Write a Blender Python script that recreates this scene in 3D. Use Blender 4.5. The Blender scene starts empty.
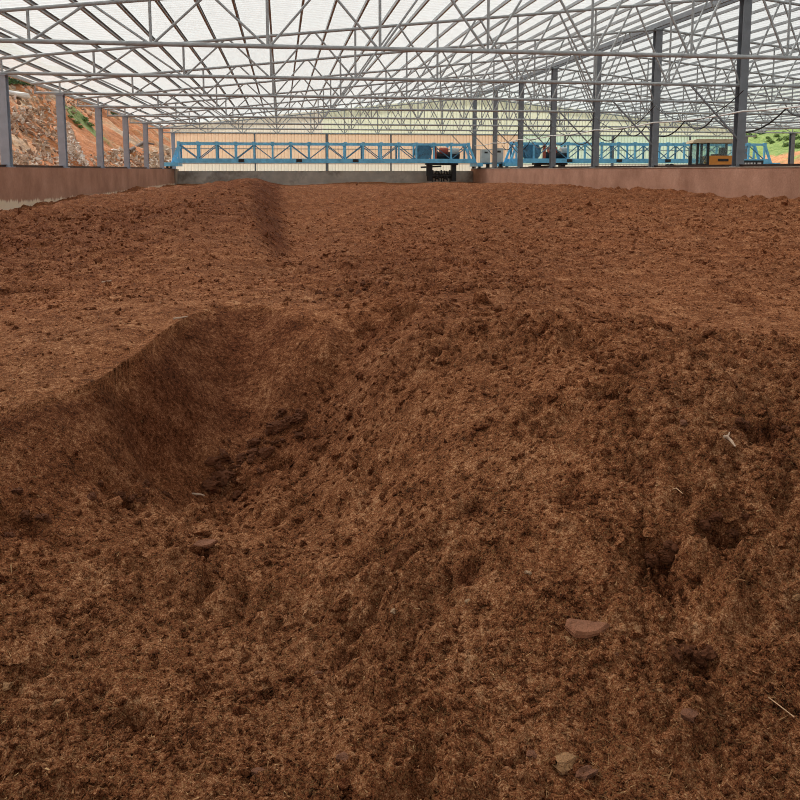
import bpy, math, random
import numpy as np
from mathutils import Vector, Matrix

rnd = random.Random(7)
rng = np.random.default_rng(11)
sc = bpy.context.scene
C = sc.collection

# ------------------------------------------------------------------ camera
EYE = 1.8
F = 800.0
PPY = 266.0
PSI = math.radians(8.40)
PIT = math.radians(6.84)
cam_d = bpy.data.cameras.new('camera')
cam = bpy.data.objects.new('camera', cam_d)
C.objects.link(cam)
cam.location = (0, 0, EYE)
cam.rotation_euler = (math.pi / 2 - PIT, 0, -PSI)
cam_d.sensor_width = 36
cam_d.lens = 36.0
cam_d.shift_y = (PPY - 400.0) / 800.0
cam_d.clip_end = 600
cam_d.clip_start = 0.05
sc.camera = cam

# ------------------------------------------------------------------ world, sun, exposure
w = bpy.data.worlds.new('world')
sc.world = w
w.use_nodes = True
bg = w.node_tree.nodes['Background']
bg.inputs[0].default_value = (0.97, 0.985, 1.0, 1)
bg.inputs[1].default_value = 0.68
sun_d = bpy.data.lights.new('sun', 'SUN')
sun_d.energy = 5.0
sun_d.angle = math.radians(11)
sun_d.color = (1.0, 0.97, 0.92)
sun = bpy.data.objects.new('sun', sun_d)
C.objects.link(sun)
sv = Vector((-0.50, 0.75, 0.85)).normalized()       # direction towards the sun
sun.rotation_euler = sv.to_track_quat('Z', 'Y').to_euler()
sun.location = sv * 60
vs = sc.view_settings
vs.view_transform = 'Standard'
vs.look = 'None'
vs.gamma = 1
vs.use_curve_mapping = False
vs.exposure = 0.14
sc.cycles.use_denoising = True
sc.cycles.denoising_prefilter = 'NONE'
sc.cycles.filter_width = 1.0

# ------------------------------------------------------------------ helpers
FW = np.array([math.sin(PSI) * math.cos(PIT), math.cos(PSI) * math.cos(PIT), -math.sin(PIT)])
RT = np.array([math.cos(PSI), -math.sin(PSI), 0.0])
UP = np.array([math.sin(PSI) * math.sin(PIT), math.cos(PSI) * math.sin(PIT), math.cos(PIT)])


def ray(px, py):
    return FW + (px - 400) / F * RT + (PPY - py) / F * UP


def px_z(px, py, z):           # point on a level z (relative to the eye) seen at a pixel
    d = ray(px, py)
    t = z / d[2]
    return d[0] * t, d[1] * t


def px_Y(px, py, Y):
    d = ray(px, py)
    t = Y / d[1]
    return Vector((d[0] * t, Y, EYE + d[2] * t))


def link(o, parent=None):
    C.objects.link(o)
    if parent:
        o.parent = parent
    return o


def tag(o, label=None, cat=None, group=None, kind=None):
    if label: o['label'] = label
    if cat: o['category'] = cat
    if group: o['group'] = group
    if kind: o['kind'] = kind
    return o


def empty(name, loc=(0, 0, 0), rz=0, parent=None):
    o = bpy.data.objects.new(name, None)
    o.empty_display_size = 0.2
    o.location = loc
    o.rotation_euler = (0, 0, rz)
    return link(o, parent)


class MB:
    def __init__(s):
        s.v = []; s.f = []; s.sm = []

    def add(s, v, f, smooth=False):
        n = len(s.v)
        s.v += [tuple(p) for p in v]
        s.f += [tuple(i + n for i in q) for q in f]
        s.sm += [smooth] * len(f)
        return s

    def box(s, x0, x1, y0, y1, z0, z1):
        v = [(x, y, z) for x in (x0, x1) for y in (y0, y1) for z in (z0, z1)]
        f = [(0, 1, 3, 2), (4, 6, 7, 5), (0, 4, 5, 1), (2, 3, 7, 6), (0, 2, 6, 4), (1, 5, 7, 3)]
        return s.add(v, f)

    def bar(s, a, b, wd, ht, up=(0, 0, 1)):      # rectangular bar from a to b
        a = Vector(a); b = Vector(b)
        d = (b - a).normalized()
        u = Vector(up)
        if abs(d.dot(u)) > 0.98: u = Vector((0, 1, 0))
        sd = d.cross(u).normalized(); u = sd.cross(d).normalized()
        v = []
        for p in (a, b):
            for q in ((-1, -1), (1, -1), (1, 1), (-1, 1)):
                v.append(p + sd * q[0] * wd / 2 + u * q[1] * ht / 2)
        f = [(0, 1, 5, 4), (1, 2, 6, 5), (2, 3, 7, 6), (3, 0, 4, 7), (3, 2, 1, 0), (4, 5, 6, 7)]
        return s.add(v, f)

    def tube(s, pts, r, n=8, caps=True):
        pts = [Vector(p) for p in pts]
        rings = []
        for i, p in enumerate(pts):
            d = (pts[min(i + 1, len(pts) - 1)] - pts[max(i - 1, 0)]).normalized()
            u = Vector((0, 0, 1)) if abs(d.z) < 0.95 else Vector((0, 1, 0))
            sd = d.cross(u).normalized(); u = sd.cross(d)
            rr = r[i] if isinstance(r, (list, tuple)) else r
            rings.append([p + (sd * math.cos(2 * math.pi * k / n) + u * math.sin(2 * math.pi * k / n)) * rr for k in range(n)])
        v = [q for g in rings for q in g]
        f = []
        for i in range(len(pts) - 1):
            for k in range(n):
                f.append((i * n + k, i * n + (k + 1) % n, (i + 1) * n + (k + 1) % n, (i + 1) * n + k))
        s.add(v, f, True)
        if caps:
            s.add(rings[0], [tuple(reversed(range(n)))])
            s.add(rings[-1], [tuple(range(n))])
        return s

    def prism(s, prof, y0, y1):                   # profile in XZ extruded along Y
        n = len(prof)
        v = [(x, y0, z) for x, z in prof] + [(x, y1, z) for x, z in prof]
        f = [(k, (k + 1) % n, n + (k + 1) % n, n + k) for k in range(n)]
        f += [tuple(reversed(range(n))), tuple(range(n, 2 * n))]
        return s.add(v, f)

    def mesh(s, name, mat):
        m = bpy.data.meshes.new(name)
        m.from_pydata([tuple(p) for p in s.v], [], s.f)
        m.polygons.foreach_set('use_smooth', s.sm)
        m.materials.append(mat)
        m.update()
        return m

    def build(s, name, mat, parent=None):
        return link(bpy.data.objects.new(name, s.mesh(name, mat)), parent)


def inst(name, mesh, parent=None, loc=(0, 0, 0)):
    o = bpy.data.objects.new(name, mesh)
    o.location = loc
    return link(o, parent)


def copy_tree(o, parent=None):
    c = o.copy()
    link(c, parent)
    for ch in list(o.children):
        copy_tree(ch, c)
    return c


def np_mesh(name, verts, faces, mat, smooth=True):
    """verts (n,3), faces (m,k) arrays"""
    m = bpy.data.meshes.new(name)
    nv, (nf, k) = len(verts), faces.shape
    m.vertices.add(nv)
    m.vertices.foreach_set('co', np.ascontiguousarray(verts, dtype=np.float32).ravel())
    m.loops.add(nf * k)
    m.loops.foreach_set('vertex_index', np.ascontiguousarray(faces, dtype=np.int32).ravel())
    m.polygons.add(nf)
    m.polygons.foreach_set('loop_start', np.arange(0, nf * k, k, dtype=np.int32))
    m.polygons.foreach_set('use_smooth', np.full(nf, smooth))
    m.materials.append(mat)
    m.update(calc_edges=True)
    m.validate()
    return m


def attr(m, name, vals):
    a = m.attributes.new(name, 'FLOAT', 'POINT')
    a.data.foreach_set('value', np.ascontiguousarray(vals, dtype=np.float32))


def perlin(x, y, seed=0):
    xi = np.floor(x).astype(np.int64); yi = np.floor(y).astype(np.int64)
    xf = x - xi; yf = y - yi

    def g(ix, iy, dx, dy):
        h = (ix * 374761393 + iy * 668265263 + seed * 144269504088896) & 0x7fffffff
        h = ((h ^ (h >> 13)) * 1274126177) & 0x7fffffff
        h = h ^ (h >> 16)
        a = (h % 4096) * (2 * math.pi / 4096)
        return np.cos(a) * dx + np.sin(a) * dy
    u = xf * xf * xf * (xf * (xf * 6 - 15) + 10)
    v = yf * yf * yf * (yf * (yf * 6 - 15) + 10)
    a = g(xi, yi, xf, yf); b = g(xi + 1, yi, xf - 1, yf)
    c = g(xi, yi + 1, xf, yf - 1); d = g(xi + 1, yi + 1, xf - 1, yf - 1)
    return (a + (b - a) * u + (c - a) * v + (a - b - c + d) * u * v) * 1.5


# ------------------------------------------------------------------ materials
class NT:
    def __init__(s, name):
        s.m = bpy.data.materials.new(name); s.m.use_nodes = True
        s.t = s.m.node_tree; s.n = s.t.nodes
        s.out = s.n['Material Output']; s.b = s.n['Principled BSDF']

    def new(s, kind, **kw):
        n = s.n.new(kind)
        for k, v in kw.items():
            if k.startswith('i_'):
                n.inputs[k[2:]].default_value = v
            else:
                setattr(n, k, v)
        return n

    def l(s, a, b): s.t.links.new(a, b)

    def coord(s):
        return s.new('ShaderNodeTexCoord').outputs['Object']

    def noise(s, vec, scale, detail=4, rough=0.6, out='Fac'):
        n = s.new('ShaderNodeTexNoise')
        n.inputs['Scale'].default_value = scale
        n.inputs['Detail'].default_value = detail
        n.inputs['Roughness'].default_value = rough
        if vec is not None: s.l(vec, n.inputs['Vector'])
        return n.outputs[out]

    def ramp(s, fac, stops):
        r = s.new('ShaderNodeValToRGB')
        e = r.color_ramp.elements
        while len(e) < len(stops): e.new(0.5)
        for q, (p, c) in zip(e, stops):
            q.position = p
            q.color = (c, c, c, 1) if isinstance(c, (int, float)) else (c[0], c[1], c[2], 1)
        s.l(fac, r.inputs[0])
        return r.outputs[0]

    def mix(s, fac, a, b, mode='MIX'):
        n = s.new('ShaderNodeMix', data_type='RGBA', blend_type=mode)
        for sock, v in ((0, fac), (6, a), (7, b)):
            if isinstance(v, (int, float)): n.inputs[sock].default_value = v
            elif isinstance(v, tuple): n.inputs[sock].default_value = (v[0], v[1], v[2], 1)
            else: s.l(v, n.inputs[sock])
        return n.outputs[2]

    def math(s, op, a, b=0.0):
        n = s.new('ShaderNodeMath', operation=op)
        for i, v in enumerate((a, b)):
            if isinstance(v, (int, float)): n.inputs[i].default_value = v
            else: s.l(v, n.inputs[i])
        return n.outputs[0]

    def bump(s, h, dist, strength=1.0, nrm=None):
        b = s.new('ShaderNodeBump')
        b.inputs['Strength'].default_value = strength
        b.inputs['Distance'].default_value = dist
        s.l(h, b.inputs['Height'])
        if nrm is not None: s.l(nrm, b.inputs['Normal'])
        return b.outputs[0]


def plain(name, col, rough=0.5, metal=0.0, var=0.25, scale=6.0, dirt=None):
    t = NT(name)
    c = t.coord()
    f = t.noise(c, scale, 5)
    dk = tuple(x * (1 - var) for x in col); lt = tuple(min(1, x * (1 + var)) for x in col)
    colr = t.ramp(f, [(0.3, dk), (0.7, lt)])
    if dirt:
        colr = t.mix(t.ramp(t.noise(c, scale * 0.35, 6, 0.7), [(0.52, 0.0), (0.68, 0.8)]), colr, dirt)
    t.l(colr, t.b.inputs['Base Color'])
    t.b.inputs['Roughness'].default_value = rough
    t.b.inputs['Metallic'].default_value = metal
    return t.m


M = {}
M['galv'] = plain('galvanised_steel', (0.38, 0.405, 0.41), 0.45, 0.1, 0.18, 5.0)
M['purlin'] = plain('purlin_steel', (0.31, 0.33, 0.34), 0.5, 0.1, 0.15, 3.0)
M['col'] = plain('column_steel', (0.33, 0.375, 0.44), 0.5, 0.1, 0.12, 3.0)
M['coldark'] = plain('column_dark_steel', (0.19, 0.205, 0.225), 0.5, 0.1, 0.15, 3.0)
M['blue'] = plain('blue_paint', (0.17, 0.56, 0.88), 0.4, 0.0, 0.2, 3.0)
M['bluedark'] = plain('worn_blue_paint', (0.08, 0.25, 0.38), 0.5, 0.0, 0.3, 5.0, (0.05, 0.035, 0.025))
M['black'] = plain('black_rubber', (0.018, 0.018, 0.02), 0.6, 0, 0.3, 8)
M['iron'] = plain('dark_iron', (0.035, 0.03, 0.028), 0.6, 0.3, 0.3, 8)
M['red'] = plain('red_paint', (0.45, 0.09, 0.05), 0.45, 0, 0.2, 6)
M['pale'] = plain('pale_enamel', (0.55, 0.58, 0.56), 0.4, 0, 0.1, 6)
M['orange'] = plain('orange_paint', (0.72, 0.27, 0.03), 0.4, 0, 0.12, 3)
M['beige'] = plain('beige_plastic', (0.62, 0.50, 0.32), 0.5, 0, 0.1, 3)
M['white'] = plain('white_cable', (0.75, 0.75, 0.73), 0.5, 0, 0.08, 3)
M['log'] = plain('log_bark', (0.10, 0.06, 0.04), 0.9, 0, 0.4, 8)
M['slab'] = plain('pale_slab', (0.70, 0.68, 0.64), 0.8, 0, 0.12, 2)
M['rail'] = plain('rail_steel', (0.06, 0.035, 0.028), 0.6, 0.4, 0.3, 4)
M['soilfloor'] = plain('trough_floor', (0.12, 0.07, 0.045), 0.95, 0, 0.3, 2)


def sheet_mat(name, col, trans, clear=0.0):
    t = NT(name)
    c = t.coord()
    f = t.noise(c, 0.8, 4)
    colr = t.ramp(f, [(0.3, tuple(x * 0.93 for x in col)), (0.7, col)])
    d = t.new('ShaderNodeBsdfDiffuse'); tr = t.new('ShaderNodeBsdfTranslucent')
    t.l(colr, d.inputs[0]); t.l(colr, tr.inputs[0])
    mx = t.new('ShaderNodeMixShader'); mx.inputs[0].default_value = trans
    t.l(d.outputs[0], mx.inputs[1]); t.l(tr.outputs[0], mx.inputs[2])
    res = mx.outputs[0]
    if clear:
        tp = t.new('ShaderNodeBsdfTransparent')
        m2 = t.new('ShaderNodeMixShader'); m2.inputs[0].default_value = clear
        t.l(res, m2.inputs[1]); t.l(tp.outputs[0], m2.inputs[2])
        res = m2.outputs[0]
    t.l(res, t.out.inputs['Surface'])
    return t.m


M['roof'] = sheet_mat('translucent_roof_sheet', (0.88, 0.91, 0.90), 0.50, 0.42)
M['sheet_peach'] = sheet_mat('peach_wall_sheet', (0.86, 0.62, 0.42), 0.45)  # hillside light coming through the sheets is painted into their tints
M['sheet_cream'] = sheet_mat('cream_wall_sheet', (0.86, 0.80, 0.66), 0.45)
M['sheet_lime'] = sheet_mat('lime_cream_wall_sheet', (0.80, 0.82, 0.62), 0.5)
M['sheet_green'] = sheet_mat('pale_green_wall_sheet', (0.66, 0.80, 0.62), 0.5)


def glass():
    t = NT('cab_glass')
    t.b.inputs['Base Color'].default_value = (0.75, 0.9, 0.88, 1)
    t.b.inputs['Roughness'].default_value = 0.05
    t.b.inputs['Transmission Weight'].default_value = 0.9
    t.b.inputs['IOR'].default_value = 1.1
    return t.m


M['glass'] = glass()


def soil_mat(name, stuff=False):
    """brown compost: dark moist crumbs, mid brown, tan fibres; moisture and painted-in shade come from the 'wet' attribute"""
    t = NT(name)
    c = t.coord()
    wet_shade = t.new('ShaderNodeAttribute', attribute_name='wet_shade').outputs['Fac']
    fib = t.new('ShaderNodeAttribute', attribute_name='fibre').outputs['Fac']
    big = t.noise(c, 0.9, 5, 0.6)
    f1 = t.noise(c, 5.0, 12, 0.80)
    f2 = t.noise(c, 42, 8, 0.80)
    f3 = t.noise(c, 190, 4, 0.85)
    f = t.math('ADD', t.math('ADD', t.math('MULTIPLY', f1, 0.26), t.math('MULTIPLY', f2, 0.34)), t.math('MULTIPLY', f3, 0.40))
    col = t.ramp(f, [(0.43, (0.015, 0.005, 0.002)), (0.47, (0.142, 0.046, 0.018)), (0.525, (0.33, 0.122, 0.050)), (0.575, (0.72, 0.40, 0.21))])
    # golden fibres where the compost is less darkened
    tan = t.math('MULTIPLY', t.ramp(t.noise(c, 120, 6, 0.8), [(0.50, 0.0), (0.60, 1.0)]), fib)
    col = t.mix(t.math('MULTIPLY', tan, 0.55), col, (0.50, 0.28, 0.12))
    col = t.mix(t.ramp(big, [(0.4, 0.0), (0.7, 0.4)]), col, t.mix(1.0, col, (1.05, 0.90, 0.80), 'MULTIPLY'))
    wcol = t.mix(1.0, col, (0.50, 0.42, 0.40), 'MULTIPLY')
    col = t.mix(wet_shade, col, wcol)
    t.l(col, t.b.inputs['Base Color'])
    t.b.inputs['Roughness'].default_value = 0.95
    t.b.inputs['Specular IOR Level'].default_value = 0.05
    nb = t.bump(t.noise(c, 60, 8, 0.82), 0.02, 1.0)
    t.l(nb, t.b.inputs['Normal'])
    return t.m


M['soil'] = soil_mat('compost')


def tint_mat(name, stops, rough=0.9):
    t = NT(name)
    a = t.new('ShaderNodeAttribute', attribute_name='tint').outputs['Fac']
    c = t.coord()
    n = t.noise(c, 60, 4, 0.7)
    f = t.math('ADD', a, t.math('MULTIPLY', t.math('SUBTRACT', n, 0.5), 0.5))
    t.l(t.ramp(f, stops), t.b.inputs['Base Color'])
    t.b.inputs['Roughness'].default_value = rough
    t.b.inputs['Specular IOR Level'].default_value = 0.2
    t.l(t.bump(n, 0.01, 0.7), t.b.inputs['Normal'])
    return t.m


M['crumb'] = tint_mat('compost_crumbs', [(0.0, (0.05, 0.017, 0.008)), (0.45, (0.17, 0.066, 0.030)),
                                         (0.8, (0.27, 0.118, 0.054)), (1.0, (0.42, 0.22, 0.10))])
M['fibre'] = tint_mat('straw_fibres', [(0.0, (0.10, 0.045, 0.02)), (0.6, (0.28, 0.14, 0.06)), (1.0, (0.46, 0.28, 0.13))])


def wall_mat(name, stain):
    t = NT(name)
    c = t.coord()
    col = t.ramp(t.noise(c, 0.7, 6, 0.65), [(0.3, (0.31, 0.15, 0.09)), (0.55, (0.47, 0.25, 0.165)), (0.75, (0.57, 0.34, 0.24))])
    col = t.mix(t.ramp(t.noise(c, 12, 4), [(0.35, 0.0), (0.8, 0.5)]), col, (0.30, 0.145, 0.09))
    if stain:     # pale lime splashes low on the wall
        sp = t.new('ShaderNodeSeparateXYZ'); t.l(c, sp.inputs[0])
        y_ = sp.outputs['Y']
        top = t.math('ADD', t.math('MULTIPLY', t.math('MINIMUM', t.math('EXPONENT', t.math('MULTIPLY', t.math('SUBTRACT', 20.0, y_), 0.22)), 1.25), 0.40), 0.05)
        lvl = t.math('ADD', t.math('MULTIPLY', y_, 0.0035), 0.66)
        mp = t.new('ShaderNodeMapping'); mp.inputs['Scale'].default_value = (1, 5, 0.7); t.l(c, mp.inputs[0])
        nz = t.math('MULTIPLY', t.math('SUBTRACT', t.noise(mp.outputs[0], 1.0, 6, 0.75), 0.5), 0.5)
        h = t.math('ADD', t.math('SUBTRACT', t.math('ADD', lvl, top), sp.outputs['Z']), nz)
        m = t.ramp(h, [(0.0, 0.0), (0.06, 1.0)])
        col = t.mix(t.math('MULTIPLY', m, 0.85), col, (0.90, 0.76, 0.56))
    t.l(col, t.b.inputs['Base Color'])
    t.b.inputs['Roughness'].default_value = 0.9
    t.l(t.bump(t.noise(c, 18, 5), 0.02, 0.5), t.b.inputs['Normal'])
    return t.m


M['wall'] = wall_mat('stained_render', False)
M['wall_l'] = wall_mat('stained_render_with_lime', True)
M['concrete'] = plain('grey_concrete', (0.58, 0.50, 0.42), 0.9, 0, 0.2, 1.2, (0.16, 0.10, 0.07))
M['pier'] = plain('pale_concrete', (0.40, 0.33, 0.26), 0.9, 0, 0.2, 2.0, (0.25, 0.15, 0.10))

# ------------------------------------------------------------------ layout numbers
XL, PAN, NP = -7.58, 2.448, 9
XR = XL + PAN * NP                  # ridge and middle column row
XE = XR + PAN * NP                  # far right eave
BAY = 5.93
Y1 = 18.0                           # first truss in view
YS = [Y1 + BAY * i for i in range(8)]
ZB = EYE + 2.66                     # bottom chord
ZT0 = ZB + 0.40                     # top chord at the eave
SLOPE = 0.105
WTOP = EYE + 0.075                  # trough wall top
YEND = 59.0


def ztop(x):
    return ZT0 + SLOPE * ((x - XL) if x <= XR else (XE - x))


ORD = ['nearest', 'second', 'third', 'fourth', 'fifth', 'sixth', 'seventh', 'farthest']

# ------------------------------------------------------------------ setting: ground, trough walls
g = MB().box(-7.3, 80, -10, 130, -0.2, 0.0).build('floor', M['soilfloor'])
tag(g, 'bare brown earth floor under the shed', 'floor', kind='structure')
o = MB().box(XL - 0.22, XL + 0.22, -4, 59.6, 0.0, WTOP).build('wall_left', M['wall_l'])
tag(o, 'low brown rendered trough wall with pale lime stains on the left', 'wall', kind='structure')
MB().box(XL - 0.30, XL + 0.30, 57.8, 59.7, 0.0, WTOP - 0.02).build('pier', M['pier'], o)['label'] = 'pale concrete pier ending the wall'
o = MB().box(XR - 0.22, XR + 0.22, -4, 59.6, 0.0, WTOP).build('wall_right', M['wall'])
tag(o, 'low brown rendered trough wall under the dark middle columns', 'wall', kind='structure')
MB().box(XR - 0.24, XR + 0.24, -4, 59.6, WTOP, WTOP + 0.03).build('coping', M['pier'], o)
o = MB().box(XL + 0.3, XR - 0.22, YEND, YEND + 0.3, 0.0, EYE - 0.06).build('wall_end', M['concrete'])
tag(o, 'low grey concrete wall closing the far end of the trough', 'wall', kind='structure')
for x, s in ((XL, 'left'), (XR, 'right')):
    b = MB().box(x - 0.05, x + 0.05, -4, 58.5, 0, 0.012)
    b.box(x - 0.012, x + 0.012, -4, 58.5, 0.012, 0.055)
    b.box(x - 0.03, x + 0.03, -4, 58.5, 0.055, 0.075)
    r = b.build('running_rail', M['rail'])
    r.location.z = WTOP + (0.03 if s == 'right' else 0)
    tag(r, 'thin dark steel rail running along the top of the %s trough wall' % s, 'rail')

# ------------------------------------------------------------------ roof: sheets, purlins, ridge
ceil = empty('ceiling', (0, 0, ZB))
tag(ceil, 'translucent white corrugated roof on grey purlins', 'roof', kind='structure')
prof = []
for k in range(4):
    y = k * 0.25
    prof += [(y, 0), (y + 0.17, 0), (y + 0.19, 0.035), (y + 0.23, 0.035)]
prof.append((1.0, 0)); prof.append((1.06, 0.004))


def roof_sheet(x0, x1):
    b = MB()
    v = [(x, y, ztop(x) - ZB + 0.215 + z) for x in (x0, x1) for y, z in prof]
    n = len(prof)
    b.add(v, [(k, k + 1, n + k + 1, n + k) for k in range(n - 1)])
    return b.mesh('roof_sheet', M['roof'])


mA = roof_sheet(XL - 1.15, XR); mB = roof_sheet(XR, XE + 1.15)
for i in range(66):
    inst('roof_sheet', mA, ceil, (0, -5 + i, 0))
    inst('roof_sheet', mB, ceil, (0, -5 + i, 0))
pb = MB()
pb.box(-0.004, 0.004, -5, 60.9, 0.0, 0.095)
pb.box(0.0, 0.05, -5, 60.9, 0.0, 0.006)
pb.box(0.0, 0.05, -5, 60.9, 0.09, 0.095)
pb.box(0.046, 0.051, -5, 60.9, 0.0, 0.022)
pm = pb.mesh('purlin', M['purlin'])
px = XL - PAN / 3
while px < XE + 0.9:
    if abs(px - XR) > 0.1:
        inst('purlin', pm, ceil, (px, 0, ztop(px) - ZB + 0.11))
    px += PAN / 3
for dx in (-0.16, 0.16):
    MB().box(XR + dx - 0.04, XR + dx + 0.04, -5, 60.9, -0.02, 0.17).build('ridge_beam', M['coldark'], ceil).location.z = ztop(XR) - ZB + 0.03
# eave gutters
for sx, xx in ((-1, XL - 1.15), (1, XE + 1.15)):
    MB().box(xx - 0.05, xx + 0.05, -5, 60.9, -0.09, 0.02).build('gutter', M['galv'], ceil).location.z = ztop(xx) - ZB + 0.19

# ------------------------------------------------------------------ trusses
def make_truss():
    root = empty('roof_truss', (0, 0, ZB))
    G = M['galv']
    MB().tube([(XL - 0.85, 0, 0), (XE + 0.85, 0, 0)], 0.05, 8).build('bottom_chord', G, root)
    for a, b in ((XL - 0.95, XR), (XR, XE + 0.95)):
        MB().tube([(a, 0, ztop(a) - ZB), (b, 0, ztop(b) - ZB)], 0.045, 8).build('top_chord', G, root)
    for k in range(2 * NP + 1):
        x = XL + PAN * k
        if k != NP:
            MB().tube([(x, 0, 0), (x, 0, ztop(x) - ZB)], 0.032, 6).build('web_post', G, root)
        if k < 2 * NP:
            xm = x + PAN / 2
            h = ztop(xm) - ZB
            MB().tube([(x + 0.06, 0, 0.02), (xm - 0.05, 0, h)], 0.03, 6).build('web_diagonal', G, root)
            MB().tube([(xm + 0.05, 0, h), (x + PAN - 0.06, 0, 0.02)], 0.03, 6).build('web_diagonal', G, root)
    for x in (XL - 0.82, XE + 0.82):
        MB().tube([(x, 0, 0), (x, 0, ztop(x) - ZB)], 0.025, 6).build('web_post', G, root)
    return root


t0 = make_truss()
for i, Y in enumerate(YS):
    t = t0 if i == 0 else copy_tree(t0)
    t.location.y = Y
    tl = {0: 'grey tubular roof truss nearest the camera, spanning the whole width at the top',
          7: 'grey tubular roof truss farthest from the camera, against the end wall'}.get(
        i, 'grey tubular roof truss, %s one counted from the camera' % ORD[i])
    tag(t, tl, 'truss', 'grey roof trusses')

# ------------------------------------------------------------------ columns
def h_section(wd, dp, z0, z1, tf=0.018):
    b = MB()
    b.box(-wd / 2, wd / 2, -dp / 2, -dp / 2 + tf, z0, z1)
    b.box(-wd / 2, wd / 2, dp / 2 - tf, dp / 2, z0, z1)
    b.box(-0.008, 0.008, -dp / 2 + tf, dp / 2 - tf, z0, z1)
    return b


def column(x, Y, z0, z1, wd, mat, label, group, brace=False, dp=0.26):
    r = empty('steel_column', (x, Y, z0))
    h_section(wd, dp, 0.02, z1 - z0 - 0.02).build('shaft', mat, r)
    MB().box(-wd / 2 - 0.05, wd / 2 + 0.05, -dp / 2 - 0.05, dp / 2 + 0.05, 0, 0.02).build('base_plate', mat, r)
    MB().box(-wd / 2 - 0.03, wd / 2 + 0.03, -dp / 2 - 0.03, dp / 2 + 0.03, z1 - z0 - 0.02, z1 - z0).build('cap_plate', mat, r)
    if brace:
        MB().bar((-1.85, -0.16, ZB - z0), (-wd / 2, -0.16, EYE + 0.97 - z0), 0.045, 0.05).build('knee_brace', mat, r)
    tag(r, label, 'column', group)
    return r


lw = ['left-hand row of blue-grey columns']
for i, Y in enumerate(YS[1:]):
    nm = ['cut by the left photo edge', 'second from the left photo edge', 'third from the left photo edge',
          'fourth from the left photo edge', 'fifth from the left photo edge', 'sixth from the left photo edge',
          'farthest back beside the blue gantry end'][i]
    column(XL, Y, WTOP, ZB - 0.05, 0.24, M['col'], 'blue-grey steel column on the left trough wall, ' + nm, 'columns on the left trough wall')
    nm = ['nearest one, crossing the yellow loader', 'second nearest, left of the yellow loader', 'third from the camera',
          'fourth from the camera', 'fifth from the camera', 'sixth from the camera', 'farthest back, beside the gantry cabinet'][i]
    column(XR, Y, WTOP + 0.03, ztop(XR) - 0.05, 0.27, M['coldark'], 'tall dark grey steel column under the ridge, ' + nm, 'columns under the ridge', True)
for i, Y in enumerate(YS[5:]):
    column(XE, Y, 0.0, ZB - 0.05, 0.30, M['coldark'],
           'grey steel column under the far right eave, ' + ['at the right photo edge', 'between loader and grass slope', 'hidden deepest'][i],
           'columns under the right eave')

# ------------------------------------------------------------------ far end wall of ribbed sheets
wb = empty('wall_back', (0, 60.4, 0))
tag(wb, 'far end wall of ribbed peach and cream sheets', 'wall', kind='structure')


def wall_sheet(x0, x1, z0, zt, mat, name):
    b = MB()
    cols = []
    nrib = 4
    for k in range(nrib):
        u = k / nrib
        st = (x1 - x0) / nrib
        a = x0 + u * (x1 - x0)
        cols += [(a, 0), (a + st * 0.62, 0), (a + st * 0.72, -0.03), (a + st * 0.9, -0.03)]
    cols.append((x1, 0))
    v = [(x, y, z0) for x, y in cols] + [(x, y, zt(x)) for x, y in cols]
    n = len(cols)
    b.add(v, [(k, k + 1, n + k + 1, n + k) for k in range(n - 1)])
    return b.build(name, mat, wb)


x = XL - 0.3
i = 0
while x < XE:
    x1 = min(x + 1.0, XE + 0.1)
    mid = M['sheet_peach'] if x < 17.5 else M['sheet_green']  # peach and green stand for the hill glowing through, put into sheet colour
    up = M['sheet_cream'] if x < 3 else M['sheet_lime']
    wall_sheet(x, x1, 0.0, lambda q: EYE + 0.47, M['sheet_cream'], 'wall_sheet').location.y = 0.05
    wall_sheet(x, x1, EYE + 0.45, lambda q: EYE + 2.70, mid, 'wall_sheet')
    wall_sheet(x, x1, EYE + 2.66, lambda q: ztop(q) + 0.2, up, 'wall_sheet').location.y = 0.05
    x += 1.0
    i += 1
for z in (EYE + 1.55, EYE + 2.68, EYE + 0.46):
    MB().box(XL - 0.3, XE, -0.16, -0.08, z - 0.03, z + 0.03).build('girt', M['galv'], wb)
for pxp, wd in ((255, 0.1), (327, 0.19), (391, 0.1), (565, 0.12), (613, 0.19), (690, 0.12)):
    p = px_Y(pxp, 150, 60.1)
    MB().box(p.x - wd / 2, p.x + wd / 2, -0.3, -0.17, 0, EYE + 2.7).build('wall_post', M['coldark'], wb)

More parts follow.
